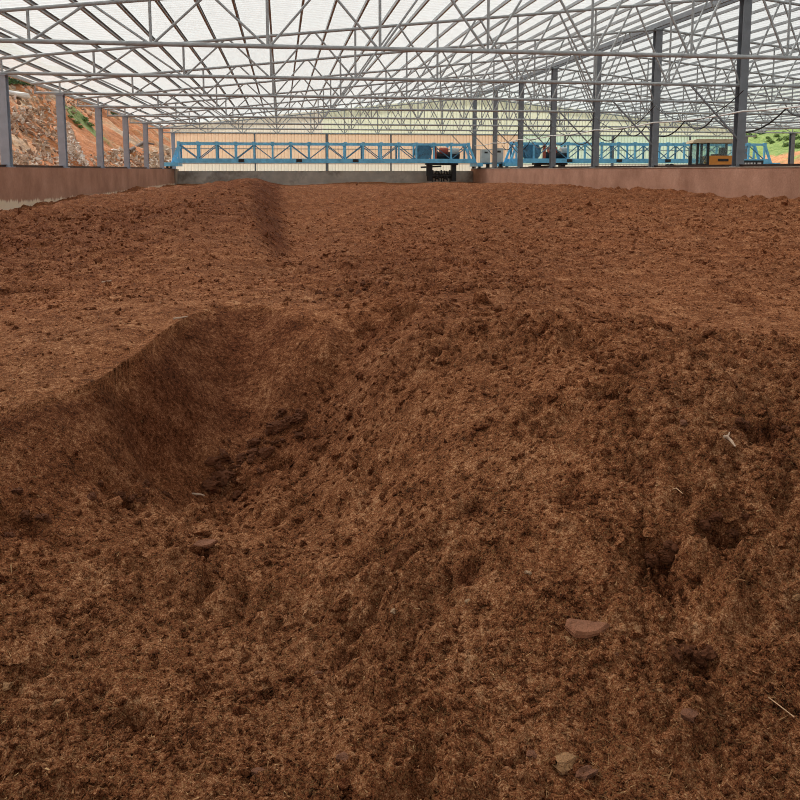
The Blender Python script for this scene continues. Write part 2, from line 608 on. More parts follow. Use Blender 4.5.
# ------------------------------------------------------------------ compost bed
R0, R1 = 1.0, 0.3
CP = [  # px, py, z below eye, roughness, wetness plus painted shade
    # foreground
    (-60, 830, -1.40, 1, .1), (150, 830, -1.42, 1, .1), (400, 830, -1.42, 1, .1), (620, 830, -1.40, 1, .1), (860, 830, -1.38, 1, .1),
    (0, 650, -1.36, 1, .1), (200, 650, -1.43, 1, .1), (400, 650, -1.40, 1, .15), (600, 650, -1.30, 1, .15), (800, 650, -1.25, 1, .15),
    (0, 560, -1.29, 1, .2), (130, 560, -1.38, 1, .2), (220, 560, -1.46, 1, .2), (300, 560, -1.47, 1, .2), (400, 560, -1.36, .9, .2), (600, 560, -1.20, 1, .2), (800, 560, -1.12, 1, .2),
    (-30, 520, -1.22, 1, .3), (60, 520, -1.31, 1.2, .3), (120, 508, -1.41, 1.4, .4), (200, 515, -1.58, 1, .2), (300, 500, -1.55, .9, .2), (400, 500, -1.32, .8, .1),
    # hollow floor
    (0, 482, -1.20, .3, .6), (60, 490, -1.28, .3, .5), (150, 482, -1.545, .25, .3), (200, 475, -1.63, .3, .3),
    # level plateau behind the crest
    (60, 375, -1.01, .2, 0), (130, 322, -0.98, .15, 0), (200, 296, -0.96, .2, 0), (250, 291, -0.955, .2, .05), (300, 297, -0.97, .2, .1), (20, 398, -1.02, .15, 0), (100, 360, -1.0, .12, 0),
    # crest of the smooth slope
    (-60, 440, -1.05, .2, .2), (0, 413, -1.03, .15, 0), (50, 396, -1.015, .12, 0), (100, 378, -1.00, .12, 0), (140, 351, -0.99, .12, 0), (165, 330, -0.98, .12, 0), (190, 316, -0.97, .12, 0),
    (215, 307, -0.96, .12, .1), (250, 303, -0.955, .12, .1), (280, 308, -0.965, .15, .2), (300, 315, -0.98, .15, .2), (328, 333, -1.03, .3, .3),
    # smooth dark face; last column also paints its shade
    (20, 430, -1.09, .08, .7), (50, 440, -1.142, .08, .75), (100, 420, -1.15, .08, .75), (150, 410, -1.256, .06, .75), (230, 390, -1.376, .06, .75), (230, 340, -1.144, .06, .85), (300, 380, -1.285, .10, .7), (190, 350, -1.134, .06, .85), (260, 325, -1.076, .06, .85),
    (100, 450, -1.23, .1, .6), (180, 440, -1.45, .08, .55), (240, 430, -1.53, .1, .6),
    # rubble foot of the central mound
    (215, 488, -1.67, 1.2, .75), (250, 465, -1.59, 1.2, .75), (300, 430, -1.50, 1.1, .7), (330, 400, -1.38, 1, .6), (345, 350, -1.15, .9, .5), (352, 300, -0.98, 1.0, .7), (345, 262, -0.96, 1, .7),
    # central mound
    (330, 470, -1.52, .9, .3), (400, 420, -1.20, .8, .2), (400, 350, -1.00, .9, .4), (400, 300, -0.92, .9, .45), (450, 450, -1.15, .7, .1), (500, 400, -1.05, .9, .2),
    (500, 350, -0.90, 1, .3), (500, 310, -0.86, 1, .35), (600, 450, -1.00, 1, .2), (700, 400, -0.86, 1.1, .3), (800, 450, -0.95, 1, .2),
    (560, 312, -0.84, 1.1, .3), (620, 329, -0.81, 1.2, .35), (690, 346, -0.78, 1.2, .35), (800, 363, -0.78, 1.2, .3), (880, 375, -0.80, 1, .3),
    # smooth valley behind it
    (600, 306, -1.10, .3, .1), (640, 312, -1.14, .15, 0), (700, 325, -1.18, .12, 0), (790, 338, -1.17, .15, 0), (700, 300, -1.10, .15, 0), (650, 280, -1.08, .3, .1), (880, 340, -1.15, .2, 0),
    (780, 262, -0.96, .8, .4), (780, 240, -0.94, .8, .3), (600, 250, -1.04, .6, .3), (500, 262, -0.95, .8, .5), (450, 230, -1.00, .7, .4), (700, 215, -0.86, .5, .2), (560, 215, -0.98, .7, .4),
    (430, 270, -0.97, .8, .5), (380, 240, -1.0, .7, .5),
    # left plateau
    (0, 370, -1.01, .25, 0), (60, 330, -1.00, .25, 0), (0, 300, -1.00, .4, .05), (100, 290, -1.00, .4, .1), (200, 290, -0.99, .3, .1), (20, 285, -1.02, .8, .4), (280, 285, -1.02, .3, .2),
    (0, 250, -1.00, 1.0, .7), (100, 240, -0.95, .9, .6), (200, 250, -0.95, .4, .25), (60, 220, -0.98, 1.0, .7), (150, 215, -1.0, .6, .35),
    # old windrow with a steep right flank
    (284, 208.7, -1.14, .25, .4), (291, 239, -1.14, .2, .35), (294, 257.5, -1.10, .2, .3), (200, 222, -1.06, .5, .35), (240, 206, -1.12, .5, .4),
    (315, 235, -1.12, .4, .3), (330, 210, -1.08, .5, .3), (400, 200, -1.00, .6, .4), (400, 190, -0.95, .5, .4),
    # far edge
    (172, 184, -0.95, .4, .3), (210, 183.8, -0.96, .4, .3), (252, 182.6, -0.90, .4, .4), (296, 186, -1.15, .4, .4), (350, 181.6, -0.83, .4, .3), (395, 184.0, -0.98, .4, .3), (430, 182.4, -0.87, .4, .3),
    (0, 212, -1.07, .7, .5), (80, 197, -0.99, .6, .5), (120, 190, -0.96, .6, .5),
    (800, 200, -0.82, .8, .5), (700, 193, -0.76, .9, .5), (600, 188, -0.78, .9, .5), (560, 183.5, -0.66, .8, .5), (480, 183, -0.90, .5, .3),
]
P, V = [], []
for pxx, pyy, z, r, wt in CP:
    X, Y = px_z(pxx, pyy, z)
    P.append((X, Y)); V.append((z, r, wt))
for X, Y, z in ((-3, 0.3, -1.40), (0, 0.3, -1.42), (3, 0.3, -1.36), (-6, 4, -1.08), (-7, 10, -1.03), (6, 2, -1.0), (9, 7, -0.95), (13.8, 14, -0.9), (0, -3, -1.5), (5, -2, -1.3), (-5, -2, -1.5)):
    P.append((X, Y)); V.append((z, 0.9, 0.3))
P = np.array(P); V = np.array(V)


def warp(X, Y):
    q = np.maximum(Y + 1.2, 0.2)
    return np.stack([X / (q + 0.8) * 1.6, np.log(q)], -1)


PW = warp(P[:, 0], P[:, 1])


def fit(vals, reg):
    n = len(PW)
    D = np.sqrt(((PW[:, None] - PW[None]) ** 2).sum(-1) + 1e-6)
    A = np.zeros((n + 1, n + 1)); A[:n, :n] = -D + np.eye(n) * reg
    A[:n, n] = 1; A[n, :n] = 1
    return np.linalg.solve(A, np.append(vals, 0))


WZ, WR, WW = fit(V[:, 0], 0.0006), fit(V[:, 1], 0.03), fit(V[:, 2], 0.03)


def base_fields(X, Y):
    q = warp(X, Y)
    z = np.full(len(X), WZ[-1]); r = np.full(len(X), WR[-1]); wt = np.full(len(X), WW[-1])
    for k in range(len(PW)):
        d = -np.sqrt((q[:, 0] - PW[k, 0]) ** 2 + (q[:, 1] - PW[k, 1]) ** 2 + 1e-4)
        z += WZ[k] * d; r += WR[k] * d; wt += WW[k] * d
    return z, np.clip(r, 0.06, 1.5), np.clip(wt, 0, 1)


CREST = np.array([px_z(a, b, z) + (z,) for a, b, z, _, _ in CP if (a, b) in
                  {(-60, 440), (0, 413), (50, 396), (100, 378), (140, 351), (165, 330), (190, 316), (215, 307), (250, 303), (280, 308), (300, 315), (328, 333)}])
CREST = np.vstack([[-3.2, 2.4, -1.07], CREST])


def crest_dist(X, Y):
    """signed distance to the crest line (positive on the dug side), crest height there, and an end fade"""
    best = np.full(len(X), 1e9); sg = np.zeros(len(X)); zc = np.zeros(len(X)); fade = np.zeros(len(X))
    n = len(CREST)
    for k in range(n - 1):
        a, b = CREST[k], CREST[k + 1]
        ex, ey = b[0] - a[0], b[1] - a[1]
        L2 = ex * ex + ey * ey
        t = np.clip(((X - a[0]) * ex + (Y - a[1]) * ey) / L2, 0, 1)
        dx, dy = X - a[0] - t * ex, Y - a[1] - t * ey
        d = np.sqrt(dx * dx + dy * dy)
        side = np.where(ex * dy - ey * dx < 0, 1.0, -1.0)
        m = d < best
        best = np.where(m, d, best); sg = np.where(m, side, sg); zc = np.where(m, a[2] + t * (b[2] - a[2]), zc)
        fade = np.where(m, np.clip(np.minimum((k + t) / 1.0, (n - 1.1 - k - t) / 0.7), 0, 1), fade)
    sd = best * sg
    ra, rb = np.array(px_z(205, 500, -1.72)), np.array(px_z(345, 350, -1.15))      # rubble foot bounds the hollow on the right
    e_ = (rb - ra) / np.linalg.norm(rb - ra)
    inside = -(e_[0] * (Y - ra[1]) - e_[1] * (X - ra[0]))
    fade = fade * np.where(sd > 0, np.clip(-inside / 0.15 + 0.3, 0, 1), 1)
    return sd, zc, fade * np.clip((2.1 - np.abs(sd)) / 0.5, 0, 1)


PITS = []     # px, py, z guess, radius m, depth m : loose dark holes between clods
for a in ((655, 552, -1.2, .075, .07), (668, 574, -1.22, .06, .06), (716, 531, -1.1, .07, .06), (700, 660, -1.27, .05, .05), (474, 515, -1.22, .05, .05),
          (130, 715, -1.41, .05, .05), (150, 722, -1.41, .04, .04), (345, 655, -1.41, .05, .05), (268, 690, -1.42, .04, .04), (235, 480, -1.69, .09, .07),
          (125, 497, -1.42, .09, .08), (20, 517, -1.25, .09, .06), (495, 348, -.9, .07, .06), (765, 430, -.9, .09, .06), (20, 287, -1.02, .28, .08),
          (350, 285, -1.0, .22, .08), (375, 325, -.96, .16, .06), (690, 400, -.86, .07, .05), (280, 455, -1.58, .08, .05), (570, 500, -1.08, .05, .03),
          (610, 395, -.93, .07, .05), (640, 470, -1.0, .06, .04), (740, 300, -1.1, .12, .02), (465, 585, -1.33, .05, .04), (205, 552, -1.47, .05, .04)):
    d_ = ray(a[0], a[1]); ts_ = np.linspace(1.2, 14, 1500)
    hz_ = base_fields(d_[0] * ts_, d_[1] * ts_)[0]
    k_ = int(np.argmax(d_[2] * ts_ < hz_))
    PITS.append((d_[0] * ts_[k_], d_[1] * ts_[k_], a[3], a[4] * 1.5))


def height(X, Y, sp):
    """X, Y arrays; sp = local grid spacing, used to drop octaves finer than the grid"""
    z, r, wt = base_fields(X, Y)
    # old windrow: a long bank with a steep right flank
    xt = -0.35 - 0.045 * np.minimum(Y - 10, 22) + 0.10 * perlin(Y / 2.5, Y * 0 + 0.5, 55); xb = 0.16 + 0.08 * perlin(Y / 2.1, Y * 0 + 2.5, 56) + 0 * Y
    q_ = np.clip((xb - X) / (xb - xt), 0, 1)
    q_ = 0.6 * q_ + 0.4 * q_ * q_ * (3 - 2 * q_)
    bank = q_ * np.where(X < xt, np.exp(-((X - xt) / 2.6) ** 2), 1.0) * np.clip((Y - 8.6) / 3.0, 0, 1)
    z = z + np.clip(0.38 + 0.012 * (Y - 10), 0.2, 0.54) * np.clip((66 - Y) / 20, 0.4, 1) * bank
    wt = np.clip(wt + 0.3 * bank + 0.7 * np.clip(q_ * (1 - q_) * 4, 0, 1) * np.clip((Y - 8.6) / 3.0, 0, 1), 0, 1)  # bank slightly darker; shade of its right flank painted into the colour
    z = z + 0.16 * perlin(X / 3.2 + 3.3, Y / 6.5, 57) * np.clip((Y - 9) / 8, 0, 1) * np.clip((58.5 - Y) / 2 + 0.3, 0, 1)
    near = np.where((Y < 9) & (X < 2.5))[0]
    if len(near):
        s_, zc, fd = crest_dist(X[near], Y[near])
        zn = z[near]
        dug = np.where(s_ > 0, np.minimum(zn, zc - 0.55 * s_), np.maximum(zn, np.where(s_ > -0.45, zc - 0.10 * (-s_), -9)))
        # below the face the dug line meets the hollow floor again
        dug = np.where(s_ > 0, np.maximum(dug, zn - 0.10), dug)
        z[near] = zn + (dug - zn) * fd
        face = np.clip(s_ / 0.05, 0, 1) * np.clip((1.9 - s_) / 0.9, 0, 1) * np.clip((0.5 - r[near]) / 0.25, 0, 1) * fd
        wt[near] = np.where(s_ > 0, np.maximum(wt[near] * 0.85, 0.74 * face), wt[near] * np.clip(1 - fd * np.exp(-(s_ / 0.6) ** 2), 0, 1))  # fresh face: dampness plus painted-in shade; lit plateau edge painted lighter
    def octv(lam, seed, st=1.0):
        wgt = np.clip(lam / (2.2 * sp) - 0.6, 0, 1)
        return perlin(X / lam + seed * 17.3, Y / (lam * st) - seed * 9.1, seed) * wgt
    wx = 0.08 * perlin(X / 0.3, Y / 0.3, 41); 
    big = octv(1.6, 1) * 0.05 + octv(0.7, 2) * 0.035
    patch = np.clip(0.5 + 1.1 * perlin(X / 0.55, Y / 0.55, 9), 0.1, 1.25)
    bill = (np.abs(octv(0.26, 3)) - 0.25) * 0.085 + (np.abs(octv(0.12, 4)) - 0.25) * 0.075
    bill2 = (np.abs(octv(0.06, 5)) - 0.25) * 0.034 + (np.abs(octv(0.03, 6)) - 0.25) * 0.022
    far = np.clip((Y - 6) / 14, 0, 1)
    farn = (np.abs(octv(0.45, 7, 1.5)) - 0.25) * 0.30 * far
    h = z + big * np.clip(r + 0.12, 0, 1) + (bill * patch + farn) * r + bill2 * (0.22 + 0.78 * np.minimum(r, 1.1)) * (0.5 + 0.5 * patch)
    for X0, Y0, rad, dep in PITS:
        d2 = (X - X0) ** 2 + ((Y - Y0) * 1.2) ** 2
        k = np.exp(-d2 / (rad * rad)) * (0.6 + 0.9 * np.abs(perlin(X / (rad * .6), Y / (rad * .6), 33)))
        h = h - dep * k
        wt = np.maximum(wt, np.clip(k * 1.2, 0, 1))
    # pit shade is painted in above as darker soil colour
    return h, r, wt


NC, NR = 900, 780
vv = np.linspace(0, 1, NR)
yr = -1.0 + np.exp(np.log(1.55) + vv * (np.log(YEND + 1.0) - np.log(1.55)))       # Y from 0.55 to YEND
tt = np.linspace(-1, 1, NC)
tt = 0.55 * tt + 0.45 * tt ** 3
xl = np.maximum(XL + 0.225, -(1.9 + 0.50 * yr)); xr = np.minimum(XR - 0.225, 1.6 + 0.92 * yr)
GX = xl[:, None] + (xr - xl)[:, None] * (tt[None] + 1) / 2
GY = np.repeat(yr[:, None], NC, 1)
spx = np.repeat(((xr - xl) / NC)[:, None], NC, 1); spy = np.repeat(np.gradient(yr)[:, None], NC, 1)
SPG = np.maximum(spx, spy * 0.8)
gx, gy = GX.ravel(), GY.ravel()
gh, gr, gw = height(gx, gy, SPG.ravel())
gz = gh + EYE
idx = np.arange(NR * NC).reshape(NR, NC)
fc = np.stack([idx[:-1, :-1], idx[:-1, 1:], idx[1:, 1:], idx[1:, :-1]], -1).reshape(-1, 4)
me = np_mesh('compost_bed', np.stack([gx, gy, gz], -1), fc, M['soil'])
attr(me, 'wet_shade', np.clip(gw, 0, 1))
attr(me, 'fibre', np.clip(1.15 - gy / 5.5, 0.12, 1) * np.clip(1.3 - gw, 0, 1))
bed = link(bpy.data.objects.new('compost_bed', me))
tag(bed, 'broad bed of dark reddish brown compost filling the trough', 'compost', kind='stuff')


def ground_z(X, Y):
    q = height(np.array([X], dtype=float), np.array([Y], dtype=float), np.array([max(0.009, 0.006 * (Y + 1))]))
    return float(q[0][0]) + EYE


def on_bed(pxx, pyy):
    """first point of the built bed seen along a pixel's ray"""
    d = ray(pxx, pyy)
    ts = np.linspace(1.2, 14, 2600)
    X, Y = d[0] * ts, d[1] * ts
    hz, _, _ = height(X, Y, np.maximum(0.012, 0.008 * (Y + 1)))
    k = np.argmax(d[2] * ts < hz)
    return X[k], Y[k], float(hz[k]) + EYE


# ---- crumbs and fibres as real geometry
def ico():
    p = (1 + 5 ** .5) / 2
    v = np.array([(-1, p, 0), (1, p, 0), (-1, -p, 0), (1, -p, 0), (0, -1, p), (0, 1, p), (0, -1, -p), (0, 1, -p), (p, 0, -1), (p, 0, 1), (-p, 0, -1), (-p, 0, 1)], float)
    v /= np.linalg.norm(v[0])
    f = np.array([(0, 11, 5), (0, 5, 1), (0, 1, 7), (0, 7, 10), (0, 10, 11), (1, 5, 9), (5, 11, 4), (11, 10, 2), (10, 7, 6), (7, 1, 8), (3, 9, 4), (3, 4, 2), (3, 2, 6), (3, 6, 8), (3, 8, 9), (4, 9, 5), (2, 4, 11), (6, 2, 10), (8, 6, 7), (9, 8, 1)])
    return v, f


IV, IF = ico()


def scatter_positions(n, dmin, dmax, side=0.08):
    v = rng.random(n) ** 0.85
    Y = np.exp(np.log(dmin) + v * (np.log(dmax) - np.log(dmin)))
    lo = np.maximum(XL + 0.3, -(0.5 + 0.42 * Y)); hi = np.minimum(XR - 0.3, 0.6 + 0.80 * Y)
    X = lo + (hi - lo) * rng.random(n)
    return X, Y


def rot_random(n):
    q = rng.normal(size=(n, 4)); q /= np.linalg.norm(q, axis=1)[:, None]
    a, b, c, d = q.T
    return np.stack([np.stack([a*a+b*b-c*c-d*d, 2*(b*c-a*d), 2*(b*d+a*c)], -1), np.stack([2*(b*c+a*d), a*a-b*b+c*c-d*d, 2*(c*d-a*b)], -1), np.stack([2*(b*d-a*c), 2*(c*d+a*b), a*a-b*b-c*c+d*d], -1)], 1)


OV = np.array([(1, 0, 0), (-1, 0, 0), (0, 1, 0), (0, -1, 0), (0, 0, 1), (0, 0, -1)], float)
OF = np.array([(0, 2, 4), (2, 1, 4), (1, 3, 4), (3, 0, 4), (2, 0, 5), (1, 2, 5), (3, 1, 5), (0, 3, 5)])


def crumbs(N, y0, y1, BV, BF, name, label, gain):
    inv = 1 / y1 + (1 / y0 - 1 / y1) * rng.random(N)
    Y = 1 / inv
    lo = np.maximum(XL + 0.3, -(0.35 + 0.40 * Y)); hi = np.minimum(XR - 0.3, 0.45 + 0.78 * Y)
    X = lo + (hi - lo) * rng.random(N)
    h, r, wt = height(X, Y, np.maximum(0.009, 0.006 * (Y + 1)))
    clus = perlin(X / 0.30, Y / 0.30, 21)
    keep = rng.random(N) < np.clip(0.30 + 0.55 * r + 0.7 * clus * r, 0.2, 1)
    X, Y, h, r, wt = X[keep], Y[keep], h[keep], r[keep], wt[keep]
    n = len(X)
    size = np.minimum(0.0008 + gain * Y, 0.022) * np.exp(rng.normal(0, 0.45, n)) * (0.5 + 0.55 * np.minimum(r, 1.1))
    sc3 = np.exp(rng.normal(0, 0.28, (n, 3))) * size[:, None]
    R = rot_random(n)
    nb_ = len(BV)
    jit = 1 + rng.normal(0, 0.18, (n, nb_, 1))
    vts = np.einsum('nij,nkj->nki', R, (BV[None] * jit) * sc3[:, None])
    vts += np.stack([X, Y, h + EYE + size * 0.15], -1)[:, None]
    fcs = (BF[None] + (np.arange(n) * nb_)[:, None, None]).reshape(-1, 3)
    me = np_mesh(name, vts.reshape(-1, 3), fcs, M['soil'], False)
    attr(me, 'wet_shade', np.repeat(np.clip(wt * 0.8 + rng.normal(0.1, 0.3, n), 0, 1), nb_))
    attr(me, 'fibre', np.repeat(np.clip(1.15 - Y / 5.5, 0.12, 1) * rng.random(n), nb_))
    o = link(bpy.data.objects.new(name, me))
    tag(o, label, 'compost', kind='stuff')


crumbs(52000, 1.05, 7.0, IV, IF, 'compost_crumbs', 'loose crumbs of brown compost strewn over the near part of the bed', 0.0021)
crumbs(60000, 6.0, 50.0, OV, OF, 'compost_crumbs', 'loose crumbs of brown compost strewn over the far part of the bed', 0.00125)

N = 21000
X, Y = scatter_positions(N, 1.0, 6.0)
h, r, wt = height(X, Y, np.maximum(0.009, 0.006 * (Y + 1)))
keep = rng.random(N) < np.clip(0.25 + 0.6 * r, 0, 1)
X, Y, h = X[keep], Y[keep], h[keep]
n = len(X)
L = 0.0075 * np.exp(rng.normal(0, 0.5, n)); wd = 0.0011 * np.exp(rng.normal(0, 0.35, n))
FV = np.array([(-1, -1, 0), (-1, 1, 0), (0, 0, 1.2), (1, 0, 0.2)], float)
FF = np.array([(0, 1, 2), (1, 3, 2), (3, 0, 2), (0, 3, 1)])
an = rng.random(n) * 2 * np.pi; ti = rng.normal(0, 0.35, n)
lv = FV[None] * np.stack([L, wd, wd], -1)[:, None]
ca, sa = np.cos(an)[:, None], np.sin(an)[:, None]
vx = lv[..., 0] * ca - lv[..., 1] * sa; vy = lv[..., 0] * sa + lv[..., 1] * ca
vz = lv[..., 2] + lv[..., 0] * np.tan(ti)[:, None]
vts = np.stack([vx + X[:, None], vy + Y[:, None], vz + (h + EYE + 0.005)[:, None]], -1)
fcs = (FF[None] + (np.arange(n) * 4)[:, None, None]).reshape(-1, 3)
me = np_mesh('straw_fibres', vts.reshape(-1, 3), fcs, M['fibre'], False)
attr(me, 'tint', np.repeat(np.clip(rng.normal(0.5, 0.22, n), 0, 1), 4))
o = link(bpy.data.objects.new('straw_fibres', me))
tag(o, 'short tan straw fibres mixed into the near compost', 'fibres', kind='stuff')


# ---- larger clods and stones, each an object
def lump(name, size, sx, sy, sz, seed, mat, sub=2):
    q = np.random.default_rng(seed)
    v, f = IV.copy(), IF.copy()
    for _ in range(sub):
        e = {}; nv = list(map(tuple, v)); nf = []
        def mid(a, b):
            k = (min(a, b), max(a, b))
            if k not in e:
                m_ = (np.array(nv[a]) + np.array(nv[b])); m_ /= np.linalg.norm(m_)
                e[k] = len(nv); nv.append(tuple(m_))
            return e[k]
        for a, b, c in f:
            ab, bc, ca_ = mid(a, b), mid(b, c), mid(c, a)
            nf += [(a, ab, ca_), (b, bc, ab), (c, ca_, bc), (ab, bc, ca_)]
        v, f = np.array(nv), np.array(nf)
    n1 = perlin(v[:, 0] * 1.3 + seed, v[:, 1] * 1.3 + v[:, 2] * 0.9, seed)
    n2 = perlin(v[:, 0] * 3.1 + seed, v[:, 2] * 3.1 + v[:, 1] * 2.2, seed + 3)
    n3 = perlin(v[:, 1] * 6.1 - seed, v[:, 2] * 6.1 + v[:, 0] * 4.0, seed + 5)
    v = v * (1 + 0.45 * n1 + 0.34 * n2 + 0.18 * n3)[:, None] * np.array([sx, sy, sz]) * size
    m = np_mesh(name, v, f, mat, False)
    attr(m, 'tint', np.full(len(v), 0.3))
    return m


M['clod'] = tint_mat('dark_clod', [(0.0, (0.05, 0.016, 0.006)), (0.4, (0.15, 0.050, 0.019)), (1.0, (0.34, 0.13, 0.05))])
clods = [lump('compost_clod', 1, 1, rnd.uniform(.6, .9), rnd.uniform(.5, .8), 50 + k, M['clod'], 2) for k in range(6)]
for k in range(70):
    u = rnd.random() ** 1.2
    pxx = 216 + 105 * u + rnd.gauss(0, 9); pyy = 484 - 85 * u + rnd.gauss(0, 11) * (1.1 - u * .5)
    X, Y, z = on_bed(pxx, pyy)
    s = min(.055, rnd.lognormvariate(-3.75, .45)) * (1.15 - .4 * u)
    c = inst('compost_clod', clods[k % 6], None, (X, Y, z + s * 0.25))
    c.scale = (s, s, s); c.rotation_euler = (rnd.uniform(-.4, .4), rnd.uniform(-.4, .4), rnd.uniform(0, 6.28))
    tag(c, 'dark crumbly compost clod in the rubble streak at the foot of the smooth slope', 'clod', 'dark clods in the rubble streak')
for k, (cx, cy, sp_, cnt, lab) in enumerate(((125, 500, 22, 14, 'in the broken clump left of the white stick'), (25, 520, 22, 9, 'in the broken clump at the left photo edge'),
                                            (660, 560, 20, 9, 'around the dark double pit on the right'), (716, 528, 14, 5, 'beside the dark pit near the right edge'),
                                            (700, 655, 14, 6, 'around the small pit right of the flat brown stone'), (345, 290, 16, 12, 'on the dark crest in the middle distance'),
                                            (760, 428, 20, 6, 'on the rough shoulder near the white root'))):
    for j in range(cnt):
        X, Y, z = on_bed(cx + rnd.gauss(0, sp_), cy + rnd.gauss(0, sp_ * .35))
        s = rnd.uniform(.012, .028) * (1.6 if cy < 300 else 1)
        c = inst('compost_clod', clods[(j + k) % 6], None, (X, Y, z + s * 0.2))
        c.scale = (s, s, s); c.rotation_euler = (rnd.uniform(-.4, .4), rnd.uniform(-.4, .4), rnd.uniform(0, 6.28))
        tag(c, 'dark compost clod ' + lab, 'clod', 'dark compost clods ' + lab)


def stone_mat(name, col):
    t = NT(name)
    c = t.coord()
    f = t.noise(c, 3.0, 6, 0.7)
    t.l(t.ramp(f, [(0.3, tuple(x * .6 for x in col)), (0.6, col), (0.8, tuple(min(1, x * 1.3) for x in col))]), t.b.inputs['Base Color'])
    t.b.inputs['Roughness'].default_value = 0.9
    t.l(t.bump(t.noise(c, 9, 5), 0.08, 0.6), t.b.inputs['Normal'])
    return t.m


M['st_brown'] = stone_mat('brown_stone', (0.23, 0.085, 0.036))
M['st_tan'] = stone_mat('tan_stone', (0.42, 0.21, 0.085))
M['st_pale'] = stone_mat('pale_chip', (0.52, 0.32, 0.18))
M['wood'] = stone_mat('bleached_wood', (0.52, 0.36, 0.25))


def shard(pts, th, name, mat):
    """flat angular stone: outline in XY, chamfered top and bottom"""
    b = MB(); n = len(pts)
    cx = sum(p[0] for p in pts) / n; cy = sum(p[1] for p in pts) / n
    lay = [(0.82, -th / 2), (1.0, -th * 0.2), (1.0, th * 0.22), (0.86, th / 2)]
    v = []
    for s_, z in lay:
        for i_, (x, y) in enumerate(pts):
            v.append((cx + (x - cx) * s_, cy + (y - cy) * s_, z * (1 + 0.25 * math.sin(i_ * 2.1))))
    f = []
    for l_ in range(3):
        for i_ in range(n):
            f.append((l_ * n + i_, l_ * n + (i_ + 1) % n, (l_ + 1) * n + (i_ + 1) % n, (l_ + 1) * n + i_))
    v += [(cx, cy, -th / 2), (cx, cy, th * 0.58)]
    for i_ in range(n):
        f.append((4 * n, (i_ + 1) % n, i_)); f.append((4 * n + 1, 3 * n + i_, 3 * n + (i_ + 1) % n))
    b.add(v, f)
    return b.build(name, mat)


def put(o, pxx, pyy, rz, tilt=(0, 0), up=0.004):
    X, Y, z = on_bed(pxx, pyy)
    o.location = (X, Y, z + up)
    o.rotation_euler = (tilt[0], tilt[1], rz)
    return o


o = shard([(-.062, .012), (-.052, .036), (-.01, .034), (.035, .022), (.066, .008), (.028, -.018), (-.012, -.030), (-.044, -.024)], 0.022, 'flat_stone', M['st_brown'])
put(o, 588, 634, -0.1, (0.12, 0.0), 0.010); tag(o, 'large flat reddish brown stone lying on the right foreground', 'stone')
o = shard([(-.05, 0), (-.02, .022), (.03, .026), (.06, .01), (.02, -.014), (-.02, -.012)], 0.02, 'flat_stone', M['st_brown'])
put(o, 204, 549, 0.35, (0.3, 0.1), 0.012); tag(o, 'flat brown wedge-shaped slab on the left foreground', 'stone')
ST = [(563, 768, .030, 'st_tan', 'tan lumpy stone at the bottom edge of the photo'), (586, 775, .026, 'st_brown', 'brown elongated stone just right of the tan bottom stone'),
      (533, 757, .016, 'st_brown', 'small brown stone left of the tan bottom stone'), (567, 641, .013, 'st_tan', 'small yellowish stone touching the flat brown stone'),
      (660, 693, .012, 'st_tan', 'small tan stone below right of the flat brown stone'), (627, 691, .013, 'st_tan', 'small ochre stone below the flat brown stone'),
      (662, 619, .016, 'st_tan', 'rounded ochre stone right of the flat brown stone'), (394, 612, .013, 'st_pale', 'pale flat chip in the middle foreground'),
      (468, 602, .011, 'st_pale', 'small pale chip right of centre foreground'), (528, 575, .012, 'st_pale', 'round pale pebble above the flat brown stone'),
      (685, 424, .020, 'st_brown', 'flat brown chip left of the white root'), (642, 391, .016, 'st_tan', 'tan chip on the rough right shoulder'),
      (615, 656, .011, 'st_brown', 'small brown pebble under the flat brown stone'), (797, 600, .020, 'st_tan', 'tan stone cut by the right photo edge'),
      (345, 762, .022, 'st_brown', 'brown lump near the bottom middle of the photo'), (258, 775, .018, 'st_brown', 'brown lump at the bottom left of the middle'),
      (690, 720, .024, 'st_brown', 'long brown lump in the lower right foreground'), (5, 690, .02, 'st_tan', 'yellowish crumb stone at the left photo edge'),
      (60, 705, .017, 'st_tan', 'yellowish lump in the lower left foreground'), (318, 675, .014, 'st_brown', 'brown lump beside the small dark pit')]
for k, (a, b_, s, m_, lab) in enumerate(ST):
    me = lump('stone', 1.0, 1.0, rnd.uniform(.6, .8), rnd.uniform(.45, .6), 100 + k, M[m_], 1)
    c = bpy.data.objects.new('stone', me); link(c)
    put(c, a, b_, rnd.uniform(-.6, .6), (0, 0), s * 0.2)
    c.scale = (s, s, s)
    tag(c, lab, 'stone')


def stick(pts, r, name, label, cat, mat, pxx, pyy, rz=0):
    o = MB().tube(pts, r, 6).build(name, mat)
    put(o, pxx, pyy, rz, (0, 0), max(r) if isinstance(r, list) else r)
    tag(o, label, cat)


stick([(-.05, 0, .004), (-.01, .004, .008), (.03, -.006, .006), (.05, -.014, .002)], [.003, .006, .005, .003], 'stick', 'short bleached stick lying at the edge of the hollow', 'stick', M['wood'], 195, 497)
o = empty('root'); X, Y, z = on_bed(727, 444); o.location = (X, Y, z)
MB().tube([(-.022, .012, .018), (.0, .004, .022), (.008, -.012, .012), (.01, -.035, .0)], [.006, .007, .005, .003], 6).build('stem', M['wood'], o)
MB().tube([(.002, .004, .02), (.012, .01, .03), (.016, .014, .034)], [.004, .003, .002], 6).build('twig', M['wood'], o)
tag(o, 'forked whitish root stub on the rough right shoulder', 'root')
stick([(-.05, 0, .006), (.05, .01, .008)], [.007, .004], 'wood_chip', 'pinkish wood chip on the smooth plateau above the crest', 'wood chip', M['wood'], 181, 320, 0.5)
stick([(-.05, 0, .006), (.05, .01, .008)], [.007, .004], 'wood_chip', 'pale wood chip on the left plateau near the pitted patch', 'wood chip', M['wood'], 107, 283, 0.7)
